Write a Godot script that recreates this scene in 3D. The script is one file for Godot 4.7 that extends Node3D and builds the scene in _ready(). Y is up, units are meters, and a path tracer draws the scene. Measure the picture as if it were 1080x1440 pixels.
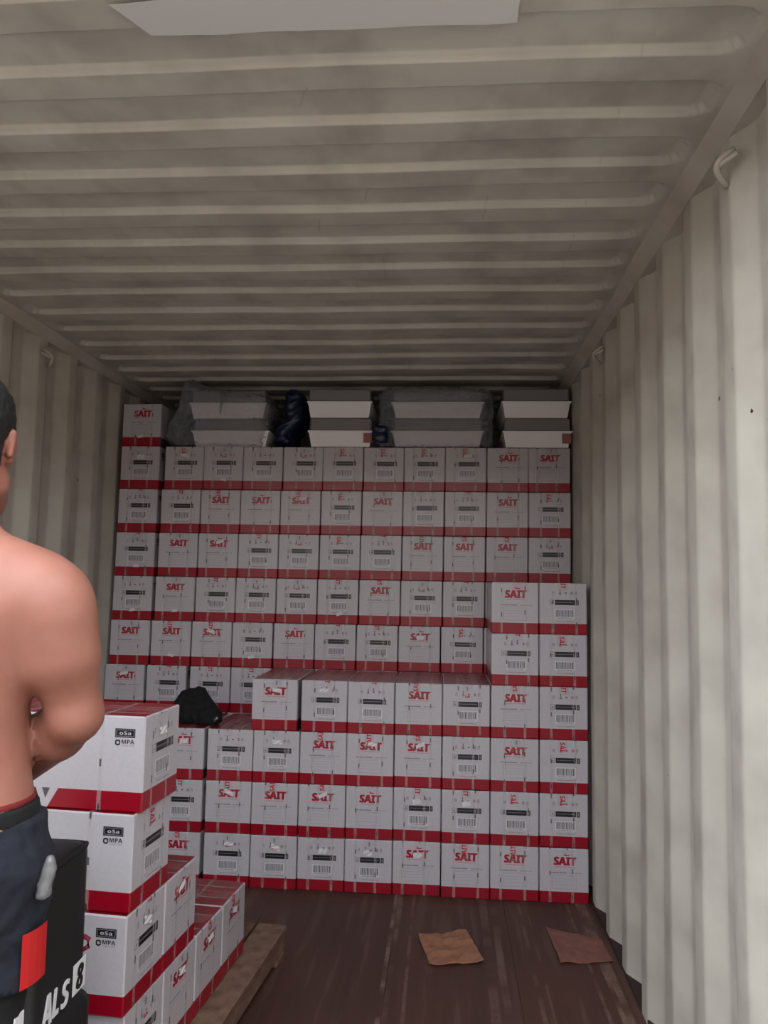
extends Node3D
# The inside of a shipping container, half loaded with cartons, seen from a standing worker's place.

const FOCAL := 1104.0                 # pixels, for a picture 1440 pixels high
const WALL_L := -1.212
const WALL_R := 1.148
const ROOF := 2.385
const Z_END := -5.60
const Z_DOOR := -1.10
const BLOCKER_H := 3.6  # height and place of the added light-blocking wall
const BLOCKER_Z := 4.7
const BW := 0.2046                    # carton: width, height, length
const BH := 0.2232
const BL := 0.420
const PITCH_Y := 0.2242
const Z_FRONT := -3.495               # the two faces of cartons across the container
const Z_REAR := -3.928

var rng := RandomNumberGenerator.new()
var taken := {}
var M := {}
var carton_mesh: ArrayMesh
var strap_mesh := []
var girth_mesh := []
var tape_mesh := []
var sticker_mesh := []
var bold: SystemFont
var plain: SystemFont

# ------------------------------------------------------------------ names and nodes
func numbered(n: String) -> String:
	if not taken.has(n):
		taken[n] = 0
		return n
	taken[n] += 1
	return "%s_%03d" % [n, taken[n]]

func thing(called: String, label: String, category: String, at := Vector3.ZERO, turn := 0.0, group := "") -> Node3D:
	var o := Node3D.new()
	o.name = numbered(called)
	add_child(o)
	o.position = at
	o.rotation.y = turn
	tag(o, label, category, group)
	return o

func tag(o: Node, label: String, category: String, group := "") -> Node:
	o.set_meta("label", label)
	o.set_meta("category", category)
	if group != "":
		o.set_meta("group", group)
	return o

func part(called: String, mesh: Mesh, mat: Material, parent: Node) -> MeshInstance3D:
	var o := MeshInstance3D.new()
	o.mesh = mesh
	o.material_override = mat
	o.cast_shadow = GeometryInstance3D.SHADOW_CASTING_SETTING_ON
	if parent == self:
		o.name = numbered(called)
		add_child(o)
	else:
		o.name = called
		var n := 0
		while parent.has_node(NodePath(String(o.name))):
			n += 1
			o.name = "%s_%03d" % [called, n]
		parent.add_child(o)
	return o

func struct(called: String, mesh: Mesh, mat: Material) -> MeshInstance3D:
	var o := part(called, mesh, mat, self)
	o.set_meta("kind", "structure")
	return o

# ------------------------------------------------------------------ mesh helpers
func quad(st: SurfaceTool, a: Vector3, b: Vector3, c: Vector3, d: Vector3, uv := [Vector2(0, 0), Vector2(1, 0), Vector2(1, 1), Vector2(0, 1)]) -> void:
	# a, b, c, d clockwise as seen from outside
	for i in [0, 1, 2, 0, 2, 3]:
		st.set_uv(uv[i])
		st.add_vertex([a, b, c, d][i])

func fresh(smooth := false) -> SurfaceTool:
	var st := SurfaceTool.new()
	st.begin(Mesh.PRIMITIVE_TRIANGLES)
	st.set_smooth_group(0 if smooth else -1)
	return st

func done(st: SurfaceTool) -> ArrayMesh:
	st.generate_normals()
	return st.commit()

# a box with chamfered edges; uvs in metres
func bevel_box(st: SurfaceTool, at: Vector3, size: Vector3, c := 0.003, xf := Transform3D.IDENTITY) -> void:
	var h := size * 0.5
	for ax in 3:
		for s in [-1.0, 1.0]:
			var u := (ax + 1) % 3
			var v := (ax + 2) % 3
			var q := []
			for k in [[-1, -1], [-1, 1], [1, 1], [1, -1]]:
				var p := Vector3.ZERO
				p[ax] = s * h[ax]
				p[u] = k[0] * (h[u] - c)
				p[v] = k[1] * (h[v] - c)
				q.append(xf * (at + p))
			if s < 0:
				q.reverse()
			quad(st, q[0], q[1], q[2], q[3], [Vector2(0, 0), Vector2(0, size[v]), Vector2(size[u], size[v]), Vector2(size[u], 0)])
	for ax in 3:
		var u := (ax + 1) % 3
		var v := (ax + 2) % 3
		for su in [-1.0, 1.0]:
			for sv in [-1.0, 1.0]:
				var q := []
				for k in [[-1, 0], [1, 0], [1, 1], [-1, 1]]:
					var p := Vector3.ZERO
					p[ax] = k[0] * (h[ax] - c)
					p[u] = su * (h[u] - (c if k[1] == 1 else 0.0))
					p[v] = sv * (h[v] - (0.0 if k[1] == 1 else c))
					q.append(xf * (at + p))
				if su * sv > 0:
					q.reverse()
				quad(st, q[0], q[1], q[2], q[3])
	for sx in [-1.0, 1.0]:
		for sy in [-1.0, 1.0]:
			for sz in [-1.0, 1.0]:
				var q := [Vector3(sx * h.x, sy * (h.y - c), sz * (h.z - c)), Vector3(sx * (h.x - c), sy * h.y, sz * (h.z - c)), Vector3(sx * (h.x - c), sy * (h.y - c), sz * h.z)]
				if sx * sy * sz > 0:
					q.reverse()
				for p in q:
					st.set_uv(Vector2.ZERO)
					st.add_vertex(xf * (at + p))

func box_mesh(size: Vector3, c := 0.003, at := Vector3.ZERO) -> ArrayMesh:
	var st := fresh()
	bevel_box(st, at, size, c)
	return done(st)

# a surface over a grid of points; pts[i][j]
func sheet(st: SurfaceTool, pts: Array, flip := false, uvs := []) -> void:
	for i in pts.size() - 1:
		for j in pts[i].size() - 1:
			var k := [[i, j], [i, j + 1], [i + 1, j + 1], [i + 1, j]]
			if flip:
				k.reverse()
			var q := []
			var t := []
			for e in k:
				q.append(pts[e[0]][e[1]])
				t.append(uvs[e[0]][e[1]] if uvs.size() else Vector2(e[0], e[1]) / 10.0)
			quad(st, q[0], q[1], q[2], q[3], t)

func tube(st: SurfaceTool, path: Array, r: float, n := 8) -> void:
	var rings := []
	for i in path.size():
		var d: Vector3 = (path[min(i + 1, path.size() - 1)] - path[max(i - 1, 0)]).normalized()
		var s := d.cross(Vector3.UP if absf(d.y) < 0.9 else Vector3.RIGHT).normalized()
		var t := d.cross(s)
		var ring := []
		for k in n + 1:
			var a := TAU * k / n
			ring.append(path[i] + (s * cos(a) + t * sin(a)) * r)
		rings.append(ring)
	sheet(st, rings)
	for e in [0, path.size() - 1]:
		for k in n:
			var q := [path[e], rings[e][k + 1], rings[e][k]]
			if e:
				q.reverse()
			for p in q:
				st.set_uv(Vector2.ZERO)
				st.add_vertex(p)

func noise(seed_: int, freq: float, octaves := 3) -> FastNoiseLite:
	var n := FastNoiseLite.new()
	n.seed = seed_
	n.frequency = freq
	n.noise_type = FastNoiseLite.TYPE_SIMPLEX_SMOOTH
	n.fractal_octaves = octaves
	return n

# ------------------------------------------------------------------ printing on images
func fill_tri(img: Image, a: Vector2, b: Vector2, c: Vector2, col: Color) -> void:
	var w := img.get_width()
	var hh := img.get_height()
	var x0 := int(maxf(0, floorf(minf(a.x, minf(b.x, c.x)))))
	var x1 := int(minf(w - 1, ceilf(maxf(a.x, maxf(b.x, c.x)))))
	var y0 := int(maxf(0, floorf(minf(a.y, minf(b.y, c.y)))))
	var y1 := int(minf(hh - 1, ceilf(maxf(a.y, maxf(b.y, c.y)))))
	var area := (b - a).cross(c - a)
	if absf(area) < 1e-6:
		return
	for y in range(y0, y1 + 1):
		for x in range(x0, x1 + 1):
			var p := Vector2(x + 0.5, y + 0.5)
			var u := (b - a).cross(p - a) / area
			var v := (c - b).cross(p - b) / area
			var t := (a - c).cross(p - c) / area
			if u >= -0.01 and v >= -0.01 and t >= -0.01:
				img.set_pixel(x, y, col)

func fill_poly(img: Image, pts: Array, col: Color) -> void:
	for i in range(1, pts.size() - 1):
		fill_tri(img, pts[0], pts[i], pts[i + 1], col)

func rect(img: Image, x: float, y: float, w: float, h: float, col: Color) -> void:
	img.fill_rect(Rect2i(int(x), int(y), int(maxf(1, w)), int(maxf(1, h))), col)

func frame(img: Image, x: float, y: float, w: float, h: float, t: float, col: Color) -> void:
	rect(img, x, y, w, t, col)
	rect(img, x, y + h - t, w, t, col)
	rect(img, x, y, t, h, col)
	rect(img, x + w - t, y, t, h, col)

# lettering: TextMesh triangles fitted into a box w x h around a centre, turned by an angle
func letters(img: Image, text: String, font: Font, centre: Vector2, w: float, h: float, col: Color, angle := 0.0, slant := 0.0) -> void:
	var t := TextMesh.new()
	t.text = text
	t.font = font
	t.font_size = 48
	t.pixel_size = 1.0
	t.depth = 0.0
	t.curve_step = 2.0
	var a := t.get_mesh_arrays()
	var vs: PackedVector3Array = a[Mesh.ARRAY_VERTEX]
	var idx: PackedInt32Array = a[Mesh.ARRAY_INDEX] if a[Mesh.ARRAY_INDEX] != null else PackedInt32Array(range(vs.size()))
	var lo := Vector2(1e9, 1e9)
	var hi := -lo
	for p in vs:
		lo = lo.min(Vector2(p.x, p.y))
		hi = hi.max(Vector2(p.x, p.y))
	var s := Vector2(w / (hi.x - lo.x), h / (hi.y - lo.y))
	var q := []
	for p in vs:
		var e := (Vector2(p.x, p.y) - (lo + hi) * 0.5) * s
		e.x += e.y * slant
		e.y = -e.y
		q.append(centre + e.rotated(angle))
	for i in range(0, idx.size(), 3):
		fill_tri(img, q[idx[i]], q[idx[i + 1]], q[idx[i + 2]], col)

func illegible(img: Image, x: float, y: float, w: float, h: float, col: Color) -> void:
	# a line of print too small to read
	var e := x
	while e < x + w:
		var l := rng.randf_range(2, 7)
		rect(img, e, y + rng.randi_range(0, 1), minf(l, x + w - e), h, col)
		e += l + rng.randf_range(1, 3)

func add_grain(img: Image, amount: float, seed_: int) -> void:
	var n := noise(seed_, 0.03, 3)
	var r := RandomNumberGenerator.new()
	r.seed = seed_
	for y in img.get_height():
		for x in img.get_width():
			var c := img.get_pixel(x, y)
			var g := 1.0 + amount * (n.get_noise_2d(x, y) + r.randf_range(-0.4, 0.4))
			img.set_pixel(x, y, Color(c.r * g, c.g * g, c.b * g, c.a))

func texture(img: Image) -> ImageTexture:
	img.generate_mipmaps()
	return ImageTexture.create_from_image(img)

const WHITE := Color(0.72, 0.695, 0.715)
const RED := Color(0.56, 0.022, 0.115)
const INK := Color(0.10, 0.09, 0.11)

func carton_atlas() -> Image:
	# end with the red logo at (0,0) 400x430, end with the bar code at (400,0), long side at (0,430) 800x430, lid at (0,860) 800x160
	var img := Image.create(1024, 1024, false, Image.FORMAT_RGBA8)
	img.fill(WHITE)
	var pale := Color(0.66, 0.63, 0.66)
	var grey := Color(0.48, 0.44, 0.47)
	for x in [0, 400]:
		rect(img, x, 338, 400, 92, RED)
	# logo end
	for e in [[-3, -2], [3, -2], [-3, 2], [3, 2], [0, 0]]:
		letters(img, "SAIT", bold, Vector2(206 + e[0], 100 + e[1]), 174, 60, Color(0.60, 0.05, 0.14), 0, 0.06)
	letters(img, "TM", bold, Vector2(306, 70), 16, 8, grey)
	illegible(img, 128, 142, 158, 5, Color(0.78, 0.3, 0.38))
	illegible(img, 84, 186, 136, 9, Color(0.38, 0.34, 0.37))
	illegible(img, 246, 188, 100, 6, grey)
	for y in [214, 236, 258, 282]:
		illegible(img, 96, y, 170, 4, Color(0.62, 0.59, 0.62))
	frame(img, 104, 206, 196, 112, 3, Color(0.63, 0.60, 0.63))
	# bar code end
	var ox := 400.0
	for e in [[118, 0], [175, 1], [222, 2], [272, 3], [306, 0]]:
		var x: float = ox + e[0]
		match e[1]:
			0:
				frame(img, x - 9, 70, 18, 26, 3, grey)
				rect(img, x - 3, 77, 6, 10, grey)
			1:
				fill_poly(img, [Vector2(x - 12, 98), Vector2(x, 62), Vector2(x + 12, 98)], grey)
				rect(img, x - 3, 56, 6, 12, INK)
			2:
				letters(img, "-", bold, Vector2(x, 84), 16, 7, INK)
			3:
				fill_poly(img, [Vector2(x - 13, 84), Vector2(x, 68), Vector2(x + 13, 84), Vector2(x, 98)], grey)
				rect(img, x - 3, 80, 6, 6, WHITE)
	frame(img, ox + 88, 142, 38, 40, 4, grey)
	fill_poly(img, [Vector2(ox + 97, 172), Vector2(ox + 107, 150), Vector2(ox + 117, 172)], grey)
	rect(img, ox + 132, 142, 168, 42, INK)
	rect(img, ox + 306, 142, 24, 42, INK)
	rect(img, ox + 313, 150, 9, 26, grey)
	illegible(img, ox + 142, 158, 146, 7, Color(0.55, 0.53, 0.55))
	frame(img, ox + 124, 214, 176, 88, 2, pale)
	rect(img, ox + 126, 216, 172, 84, Color(0.79, 0.77, 0.79))
	var bx := ox + 140
	while bx < ox + 284:
		var bw := float(rng.randi_range(2, 6))
		rect(img, bx, 226, bw, 56, INK)
		bx += bw + rng.randi_range(3, 7)
	illegible(img, ox + 150, 287, 120, 7, grey)
	illegible(img, ox + 142, 316, 150, 6, grey)
	# long side: the mark of the safety body and the test house beside the right end, a big V in the middle
	var oy := 430.0
	rect(img, 0, oy + 338, 800, 92, RED)
	var vx := 330.0
	rect(img, 0, oy + 338, vx, 92, Color(0.25, 0.22, 0.24))
	fill_poly(img, [Vector2(vx - 48, oy + 338), Vector2(vx + 62, oy + 338), Vector2(vx + 8, oy + 430), Vector2(vx - 10, oy + 430)], WHITE)
	fill_poly(img, [Vector2(vx - 16, oy + 338), Vector2(vx + 22, oy + 338), Vector2(vx + 2, oy + 384)], Color(0.32, 0.29, 0.31))
	fill_poly(img, [Vector2(vx - 70, oy + 8), Vector2(vx - 52, oy + 8), Vector2(vx + 4, oy + 118), Vector2(vx - 6, oy + 118)], pale)
	illegible(img, vx - 60, oy + 26, 118, 8, grey)
	letters(img, "V", bold, Vector2(vx + 12, oy + 50), 34, 26, Color(0.34, 0.31, 0.33))
	var lx := 656.0
	rect(img, lx, oy + 58, 96, 40, INK)
	frame(img, lx + 5, oy + 63, 86, 30, 2, Color(0.6, 0.58, 0.6))
	letters(img, "oSa", bold, Vector2(lx + 48, oy + 78), 56, 16, Color(0.74, 0.72, 0.74))
	for k in 40:
		var a := TAU * k / 40.0
		if k > 3:
			rect(img, lx + 11 + cos(a) * 10, oy + 118 + sin(a) * 10, 6, 6, INK)
	letters(img, "MPA", bold, Vector2(lx + 62, oy + 116), 60, 18, INK)
	letters(img, "HANNOVER", plain, Vector2(lx + 62, oy + 133), 58, 7, grey)
	# lid
	rect(img, 0, 860, 1024, 164, Color(0.50, 0.055, 0.10))
	for k in 26:
		rect(img, rng.randi_range(0, 780), rng.randi_range(862, 1018), rng.randi_range(10, 60), rng.randi_range(1, 2), Color(0.46, 0.08, 0.12))
	add_grain(img, 0.02, 11)
	return img

func uv_face(face: int, p: Vector3) -> Vector2:
	# pixel in the atlas for a point of the carton (x -BW/2..BW/2, y 0..BH, z -BL/2..BL/2)
	var v := 1.0 - clampf(p.y / BH, 0.0, 1.0)
	var fx := clampf(p.x / BW + 0.5, 0.0, 1.0)
	var fz := clampf(p.z / BL + 0.5, 0.0, 1.0)
	var q := Vector2.ZERO
	match face:
		0: q = Vector2(2 + fx * 396, 2 + v * 426)
		1: q = Vector2(402 + (1.0 - fx) * 396, 2 + v * 426)
		2: q = Vector2(2 + (1.0 - fz) * 796, 432 + v * 426)
		3: q = Vector2(2 + (1.0 - fz) * 796, 432 + v * 426)
		_: q = Vector2(4 + fz * 790, 864 + fx * 154)
	return q / 1024.0

func make_carton_mesh() -> ArrayMesh:
	var st := fresh()
	var c := 0.0035
	var h := Vector3(BW, BH, BL) * 0.5
	var o := Vector3(0, h.y, 0)
	var dirs := [Vector3(0, 0, 1), Vector3(0, 0, -1), Vector3(1, 0, 0), Vector3(-1, 0, 0), Vector3(0, 1, 0), Vector3(0, -1, 0)]
	for f in 6:
		var n: Vector3 = dirs[f]
		var up := Vector3.UP if f < 4 else Vector3.FORWARD
		var rt := up.cross(n)
		var q := []
		for k in [[-1, 1], [1, 1], [1, -1], [-1, -1]]:
			var t: Vector3 = rt * k[0] + up * k[1]
			q.append(o + n * h + Vector3(t.x * (h.x - c), t.y * (h.y - c), t.z * (h.z - c)))
		quad(st, q[0], q[1], q[2], q[3], q.map(func(p): return uv_face(f, p)))
	for f in 6:
		for g in range(f + 1, 6):
			var a: Vector3 = dirs[f]
			var b: Vector3 = dirs[g]
			if absf(a.dot(b)) > 0.5:
				continue
			var e := a.cross(b)
			var q := []
			for k in [[0, -1], [0, 1], [1, 1], [1, -1]]:
				var t: Vector3 = e * k[1]
				var keep := (a if k[0] == 0 else b)
				var cut := (b if k[0] == 0 else a)
				q.append(o + keep * h + cut * (h - Vector3.ONE * c) + Vector3(t.x * (h.x - c), t.y * (h.y - c), t.z * (h.z - c)))
			var m := f if f < 4 else g
			quad(st, q[3], q[2], q[1], q[0], [uv_face(m, q[3]), uv_face(m, q[2]), uv_face(m, q[1]), uv_face(m, q[0])])
	for sx in [-1.0, 1.0]:
		for sy in [-1.0, 1.0]:
			for sz in [-1.0, 1.0]:
				var q := [Vector3(sx * h.x, sy * (h.y - c), sz * (h.z - c)), Vector3(sx * (h.x - c), sy * h.y, sz * (h.z - c)), Vector3(sx * (h.x - c), sy * (h.y - c), sz * h.z)]
				if sx * sy * sz > 0:
					q.reverse()
				for p in q:
					st.set_uv(uv_face(0 if sz > 0 else 1, o + p))
					st.add_vertex(o + p)
	return done(st)

# a flat band that follows a closed or open path of points, w wide along side vector; v runs with the length
func band(st: SurfaceTool, path: Array, side: Vector3, w: float, v0: float, per_metre: float) -> void:
	var l := 0.0
	for i in path.size() - 1:
		var d: float = (path[i + 1] - path[i]).length()
		var va := v0 + l * per_metre
		var vb := v0 + (l + d) * per_metre
		quad(st, path[i] - side * w * 0.5, path[i] + side * w * 0.5, path[i + 1] + side * w * 0.5, path[i + 1] - side * w * 0.5,
			[Vector2(0, va), Vector2(1, va), Vector2(1, vb), Vector2(0, vb)])
		l += d

func loop_path(ax: int, off: float) -> Array:
	# rectangle round the carton: ax 2 runs lengthwise over the ends, ax 0 runs round the girth
	var e := 0.0006
	var hx := (BL if ax == 2 else BW) * 0.5 + e
	var c := 0.003
	var raw := [Vector2(-hx, c - e), Vector2(-hx, BH + e - c), Vector2(-hx + c, BH + e), Vector2(hx - c, BH + e), Vector2(hx, BH + e - c), Vector2(hx, c - e), Vector2(hx - c, -e * 0.3), Vector2(-hx + c, -e * 0.3), Vector2(-hx, c - e)]
	var out := []
	for p in raw:
		out.append(Vector3(off, p.y, p.x) if ax == 2 else Vector3(p.x, p.y, off))
	return out

func make_wrappings() -> void:
	for k in 6:
		var pair := []
		var shift := [0.0, 0.006, -0.007, 0.012, -0.012, 0.003][k] as float
		for s in [-1.0, 1.0]:
			var st := fresh()
			band(st, loop_path(2, s * (0.043 + 0.004 * (k % 3)) + shift), Vector3.RIGHT, 0.011, 0.137 * k + 0.31 * s, 1.9)
			pair.append(done(st))
		strap_mesh.append(pair)
	for s in [-1.0, 1.0]:
		var g := fresh()
		band(g, loop_path(0, s * 0.101), Vector3.FORWARD, 0.011, 0.23 + 0.4 * s, 1.9)
		girth_mesh.append(done(g))
	# printed tape over the lid seam, folded down both ends by different lengths
	for k in 5:
		var st := fresh()
		var e := 0.0016
		var hx := BL * 0.5 + e
		var down := [0.036, 0.05, 0.062, 0.03, 0.044][k] as float
		var x := [0.0, 0.006, -0.005, 0.012, -0.012][k] as float
		band(st, [Vector3(x, BH - down, hx), Vector3(x, BH - 0.003, hx), Vector3(x, BH + e, hx - 0.003), Vector3(x, BH + e, -hx + 0.003), Vector3(x, BH - 0.003, -hx), Vector3(x, BH - down * 0.9, -hx)], Vector3.LEFT, 0.045, 0.17 * k, 3.2)
		tape_mesh.append(done(st))
	# little paper stickers, slightly lifted and creased
	for k in 4:
		var st := fresh()
		var w := [0.042, 0.036, 0.03, 0.04][k] as float
		var h := [0.018, 0.022, 0.014, 0.016][k] as float
		var pts := []
		for i in 4:
			var row := []
			for j in 3:
				row.append(Vector3((i / 3.0 - 0.5) * w, (j / 2.0 - 0.5) * h + (i - 1.5) * 0.0016 * (k - 1.5), 0.0018 + 0.0022 * (1 if (i + j + k) % 2 else 0)))
			pts.append(row)
		sheet(st, pts)
		sticker_mesh.append(done(st))

func strap_image() -> Image:
	var img := Image.create(24, 1024, false, Image.FORMAT_RGBA8)
	img.fill(Color(0.85, 0.81, 0.81, 0.25))
	for k in 5:
		var y := 30 + k * 205
		rect(img, 7, y, 10, 34, Color(0.10, 0.09, 0.10, 0.9))
		for j in 4:
			rect(img, 11, y + 3 + j * 8, 4, 3, Color(0.75, 0.7, 0.7, 0.5))
		rect(img, 11, y + 38, 3, 40, Color(0.45, 0.42, 0.44, 0.3))
	return img

func tape_image() -> Image:
	var img := Image.create(128, 896, false, Image.FORMAT_RGBA8)
	img.fill(Color(0.82, 0.79, 0.80, 0.12))
	for y in [110, 410, 710]:
		letters(img, "SAIT", bold, Vector2(64, y), 150, 58, Color(0.75, 0.05, 0.12, 0.95), PI / 2, 0.06)
		rect(img, 100, y - 60, 4, 120, Color(0.2, 0.15, 0.17, 0.5))
	for y in [255, 560, 850]:
		letters(img, "MPA", bold, Vector2(60, y), 50, 22, Color(0.12, 0.1, 0.12, 0.85), PI / 2)
	return img

# one carton with its parts; logo_end true turns the red logo to +z
func carton(at: Vector3, turn: float, logo_end: bool, label: String, group: String, sticker := -1, style := 0, dressed := true) -> Node3D:
	var t := thing("carton", label, "carton", at, turn + (0.0 if logo_end else PI), group)
	part("body", carton_mesh, M.carton, t)
	if dressed:
		for b in strap_mesh[style % 6] + girth_mesh:
			part("strap", b, M.strap, t)
		part("printed_tape", tape_mesh[(style * 7 + 2) % 5], M.tape, t)
	if sticker >= 0:
		var s := part("paper_sticker", sticker_mesh[sticker % 4], M.paper, t)
		var f := 1.0 if logo_end else -1.0
		var y := [0.176, 0.168, 0.052, 0.181][sticker % 4] as float
		s.position = Vector3(f * (0.004 + 0.006 * ((style % 3) - 1)), y, f * BL * 0.5)
		s.rotation = Vector3(0, 0.0 if logo_end else PI, 0.12 * ((style % 5) - 2))
	return t

# ------------------------------------------------------------------ bodies: distance fields meshed as surface nets
func blend(field: PackedFloat32Array, dim: Vector3i, org: Vector3, cell: float, bone: Array, k: float) -> void:
	var a: Vector3 = bone[0]
	var b: Vector3 = bone[1]
	var ra: float = bone[2]
	var rb: float = bone[3]
	var m := maxf(ra, rb) + k + cell * 2.0
	var lo := ((a.min(b) - Vector3.ONE * m - org) / cell).floor()
	var hi := ((a.max(b) + Vector3.ONE * m - org) / cell).ceil()
	var ab := b - a
	var l2 := maxf(ab.length_squared(), 1e-9)
	for z in range(maxi(0, int(lo.z)), mini(dim.z, int(hi.z) + 1)):
		for y in range(maxi(0, int(lo.y)), mini(dim.y, int(hi.y) + 1)):
			var row := (z * dim.y + y) * dim.x
			for x in range(maxi(0, int(lo.x)), mini(dim.x, int(hi.x) + 1)):
				var p := org + Vector3(x, y, z) * cell
				var t := clampf((p - a).dot(ab) / l2, 0.0, 1.0)
				var d := (p - a - ab * t).length() - lerpf(ra, rb, t)
				var o := field[row + x]
				var h := maxf(k - absf(o - d), 0.0) / k
				field[row + x] = minf(o, d) - h * h * k * 0.25

# out: {v, n, i}; cuts: planes [normal, d] that keep dot(n,p) < d; ripple: [noise, amount]
func nets(out: Dictionary, bones: Array, cell: float, k: float, cuts := [], ripple := []) -> void:
	var lo := Vector3.ONE * 1e9
	var hi := -lo
	for b in bones:
		var r := maxf(b[2], b[3]) + cell * 3.0
		lo = lo.min(b[0].min(b[1]) - Vector3.ONE * r)
		hi = hi.max(b[0].max(b[1]) + Vector3.ONE * r)
	var dim := Vector3i(((hi - lo) / cell).ceil()) + Vector3i.ONE
	var field := PackedFloat32Array()
	field.resize(dim.x * dim.y * dim.z)
	field.fill(1.0)
	for b in bones:
		blend(field, dim, lo, cell, b, b[4] if b.size() > 4 else k)
	if cuts.size() or ripple.size():
		for z in dim.z:
			for y in dim.y:
				for x in dim.x:
					var e := (z * dim.y + y) * dim.x + x
					if absf(field[e]) < 0.2:
						var p := lo + Vector3(x, y, z) * cell
						if ripple.size():
							field[e] += ripple[0].get_noise_3d(p.x, p.y, p.z) * ripple[1]
						for c in cuts:
							field[e] = maxf(field[e], c[0].dot(p) - c[1])
	var index := PackedInt32Array()
	index.resize(field.size())
	index.fill(-1)
	var sx := 1
	var sy := dim.x
	var sz := dim.x * dim.y
	var offs := [0, sx, sy, sx + sy, sz, sz + sx, sz + sy, sz + sx + sy]
	var vs: Array = out.v
	var ns: Array = out.n
	for z in dim.z - 1:
		for y in dim.y - 1:
			for x in dim.x - 1:
				var e := z * sz + y * sy + x
				if absf(field[e]) > cell * 4.0:
					continue
				var n := 0
				for o in offs:
					if field[e + o] < 0.0:
						n += 1
				if n == 0 or n == 8:
					continue
				var sum := Vector3.ZERO
				var cnt := 0
				for i in 8:
					for ax in 3:
						if i & (1 << ax):
							continue
						var j: int = i | (1 << ax)
						var fa := field[e + offs[i]]
						var fb := field[e + offs[j]]
						if (fa < 0.0) != (fb < 0.0):
							var t := fa / (fa - fb)
							var pa := Vector3(i & 1, (i >> 1) & 1, (i >> 2) & 1)
							pa[ax] += t
							sum += pa
							cnt += 1
				var g := Vector3(
					field[e + sx] + field[e + sx + sy] + field[e + sx + sz] + field[e + sx + sy + sz] - field[e] - field[e + sy] - field[e + sz] - field[e + sy + sz],
					field[e + sy] + field[e + sx + sy] + field[e + sy + sz] + field[e + sx + sy + sz] - field[e] - field[e + sx] - field[e + sz] - field[e + sx + sz],
					field[e + sz] + field[e + sx + sz] + field[e + sy + sz] + field[e + sx + sy + sz] - field[e] - field[e + sx] - field[e + sy] - field[e + sx + sy])
				index[e] = vs.size()
				vs.append(lo + (Vector3(x, y, z) + sum / cnt) * cell)
				ns.append(g.normalized())
	var ids: Array = out.i
	var st3 := [sx, sy, sz]
	for z in range(1, dim.z - 1):
		for y in range(1, dim.y - 1):
			for x in range(1, dim.x - 1):
				var e := z * sz + y * sy + x
				var f0 := field[e]
				if absf(f0) > cell * 2.0:
					continue
				for ax in 3:
					var f1 := field[e + st3[ax]]
					if (f0 < 0.0) == (f1 < 0.0):
						continue
					var u: int = st3[(ax + 1) % 3]
					var v: int = st3[(ax + 2) % 3]
					var q := [index[e - u - v], index[e - v], index[e], index[e - u]]
					if q.min() < 0:
						continue
					if f0 < 0.0:
						q.reverse()
					ids.append_array([q[0], q[1], q[2], q[0], q[2], q[3]])

func nets_mesh(out: Dictionary) -> ArrayMesh:
	var a := []
	a.resize(Mesh.ARRAY_MAX)
	a[Mesh.ARRAY_VERTEX] = PackedVector3Array(out.v)
	a[Mesh.ARRAY_NORMAL] = PackedVector3Array(out.n)
	a[Mesh.ARRAY_INDEX] = PackedInt32Array(out.i)
	var m := ArrayMesh.new()
	m.add_surface_from_arrays(Mesh.PRIMITIVE_TRIANGLES, a)
	return m

# ------------------------------------------------------------------ materials
func ramp_noise(seed_: int, freq: float, stops: Array, size := 512, octaves := 4) -> NoiseTexture2D:
	var t := NoiseTexture2D.new()
	t.width = size
	t.height = size
	t.seamless = true
	t.noise = noise(seed_, freq, octaves)
	var g := Gradient.new()
	g.offsets = PackedFloat32Array(stops.map(func(s): return s[0]))
	g.colors = PackedColorArray(stops.map(func(s): return s[1]))
	t.color_ramp = g
	return t

func bumps(seed_: int, freq: float, strength: float, size := 512) -> NoiseTexture2D:
	var t := NoiseTexture2D.new()
	t.width = size
	t.height = size
	t.seamless = true
	t.as_normal_map = true
	t.bump_strength = strength
	t.noise = noise(seed_, freq, 4)
	return t

func mat(col: Color, rough := 0.6, metal := 0.0) -> StandardMaterial3D:
	var m := StandardMaterial3D.new()
	m.albedo_color = col
	m.roughness = rough
	m.metallic = metal
	return m

func triplanar(m: StandardMaterial3D, tex: Texture2D, scale_: float, normal: Texture2D = null, depth := 1.0) -> StandardMaterial3D:
	m.albedo_texture = tex
	m.uv1_triplanar = true
	m.uv1_world_triplanar = true
	m.uv1_scale = Vector3.ONE * scale_
	if normal:
		m.normal_enabled = true
		m.normal_texture = normal
		m.normal_scale = depth
	return m

func film_material(col: Color, rough := 0.22) -> StandardMaterial3D:
	var m := mat(col, rough)
	m.transparency = BaseMaterial3D.TRANSPARENCY_ALPHA
	m.cull_mode = BaseMaterial3D.CULL_DISABLED
	return m

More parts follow.
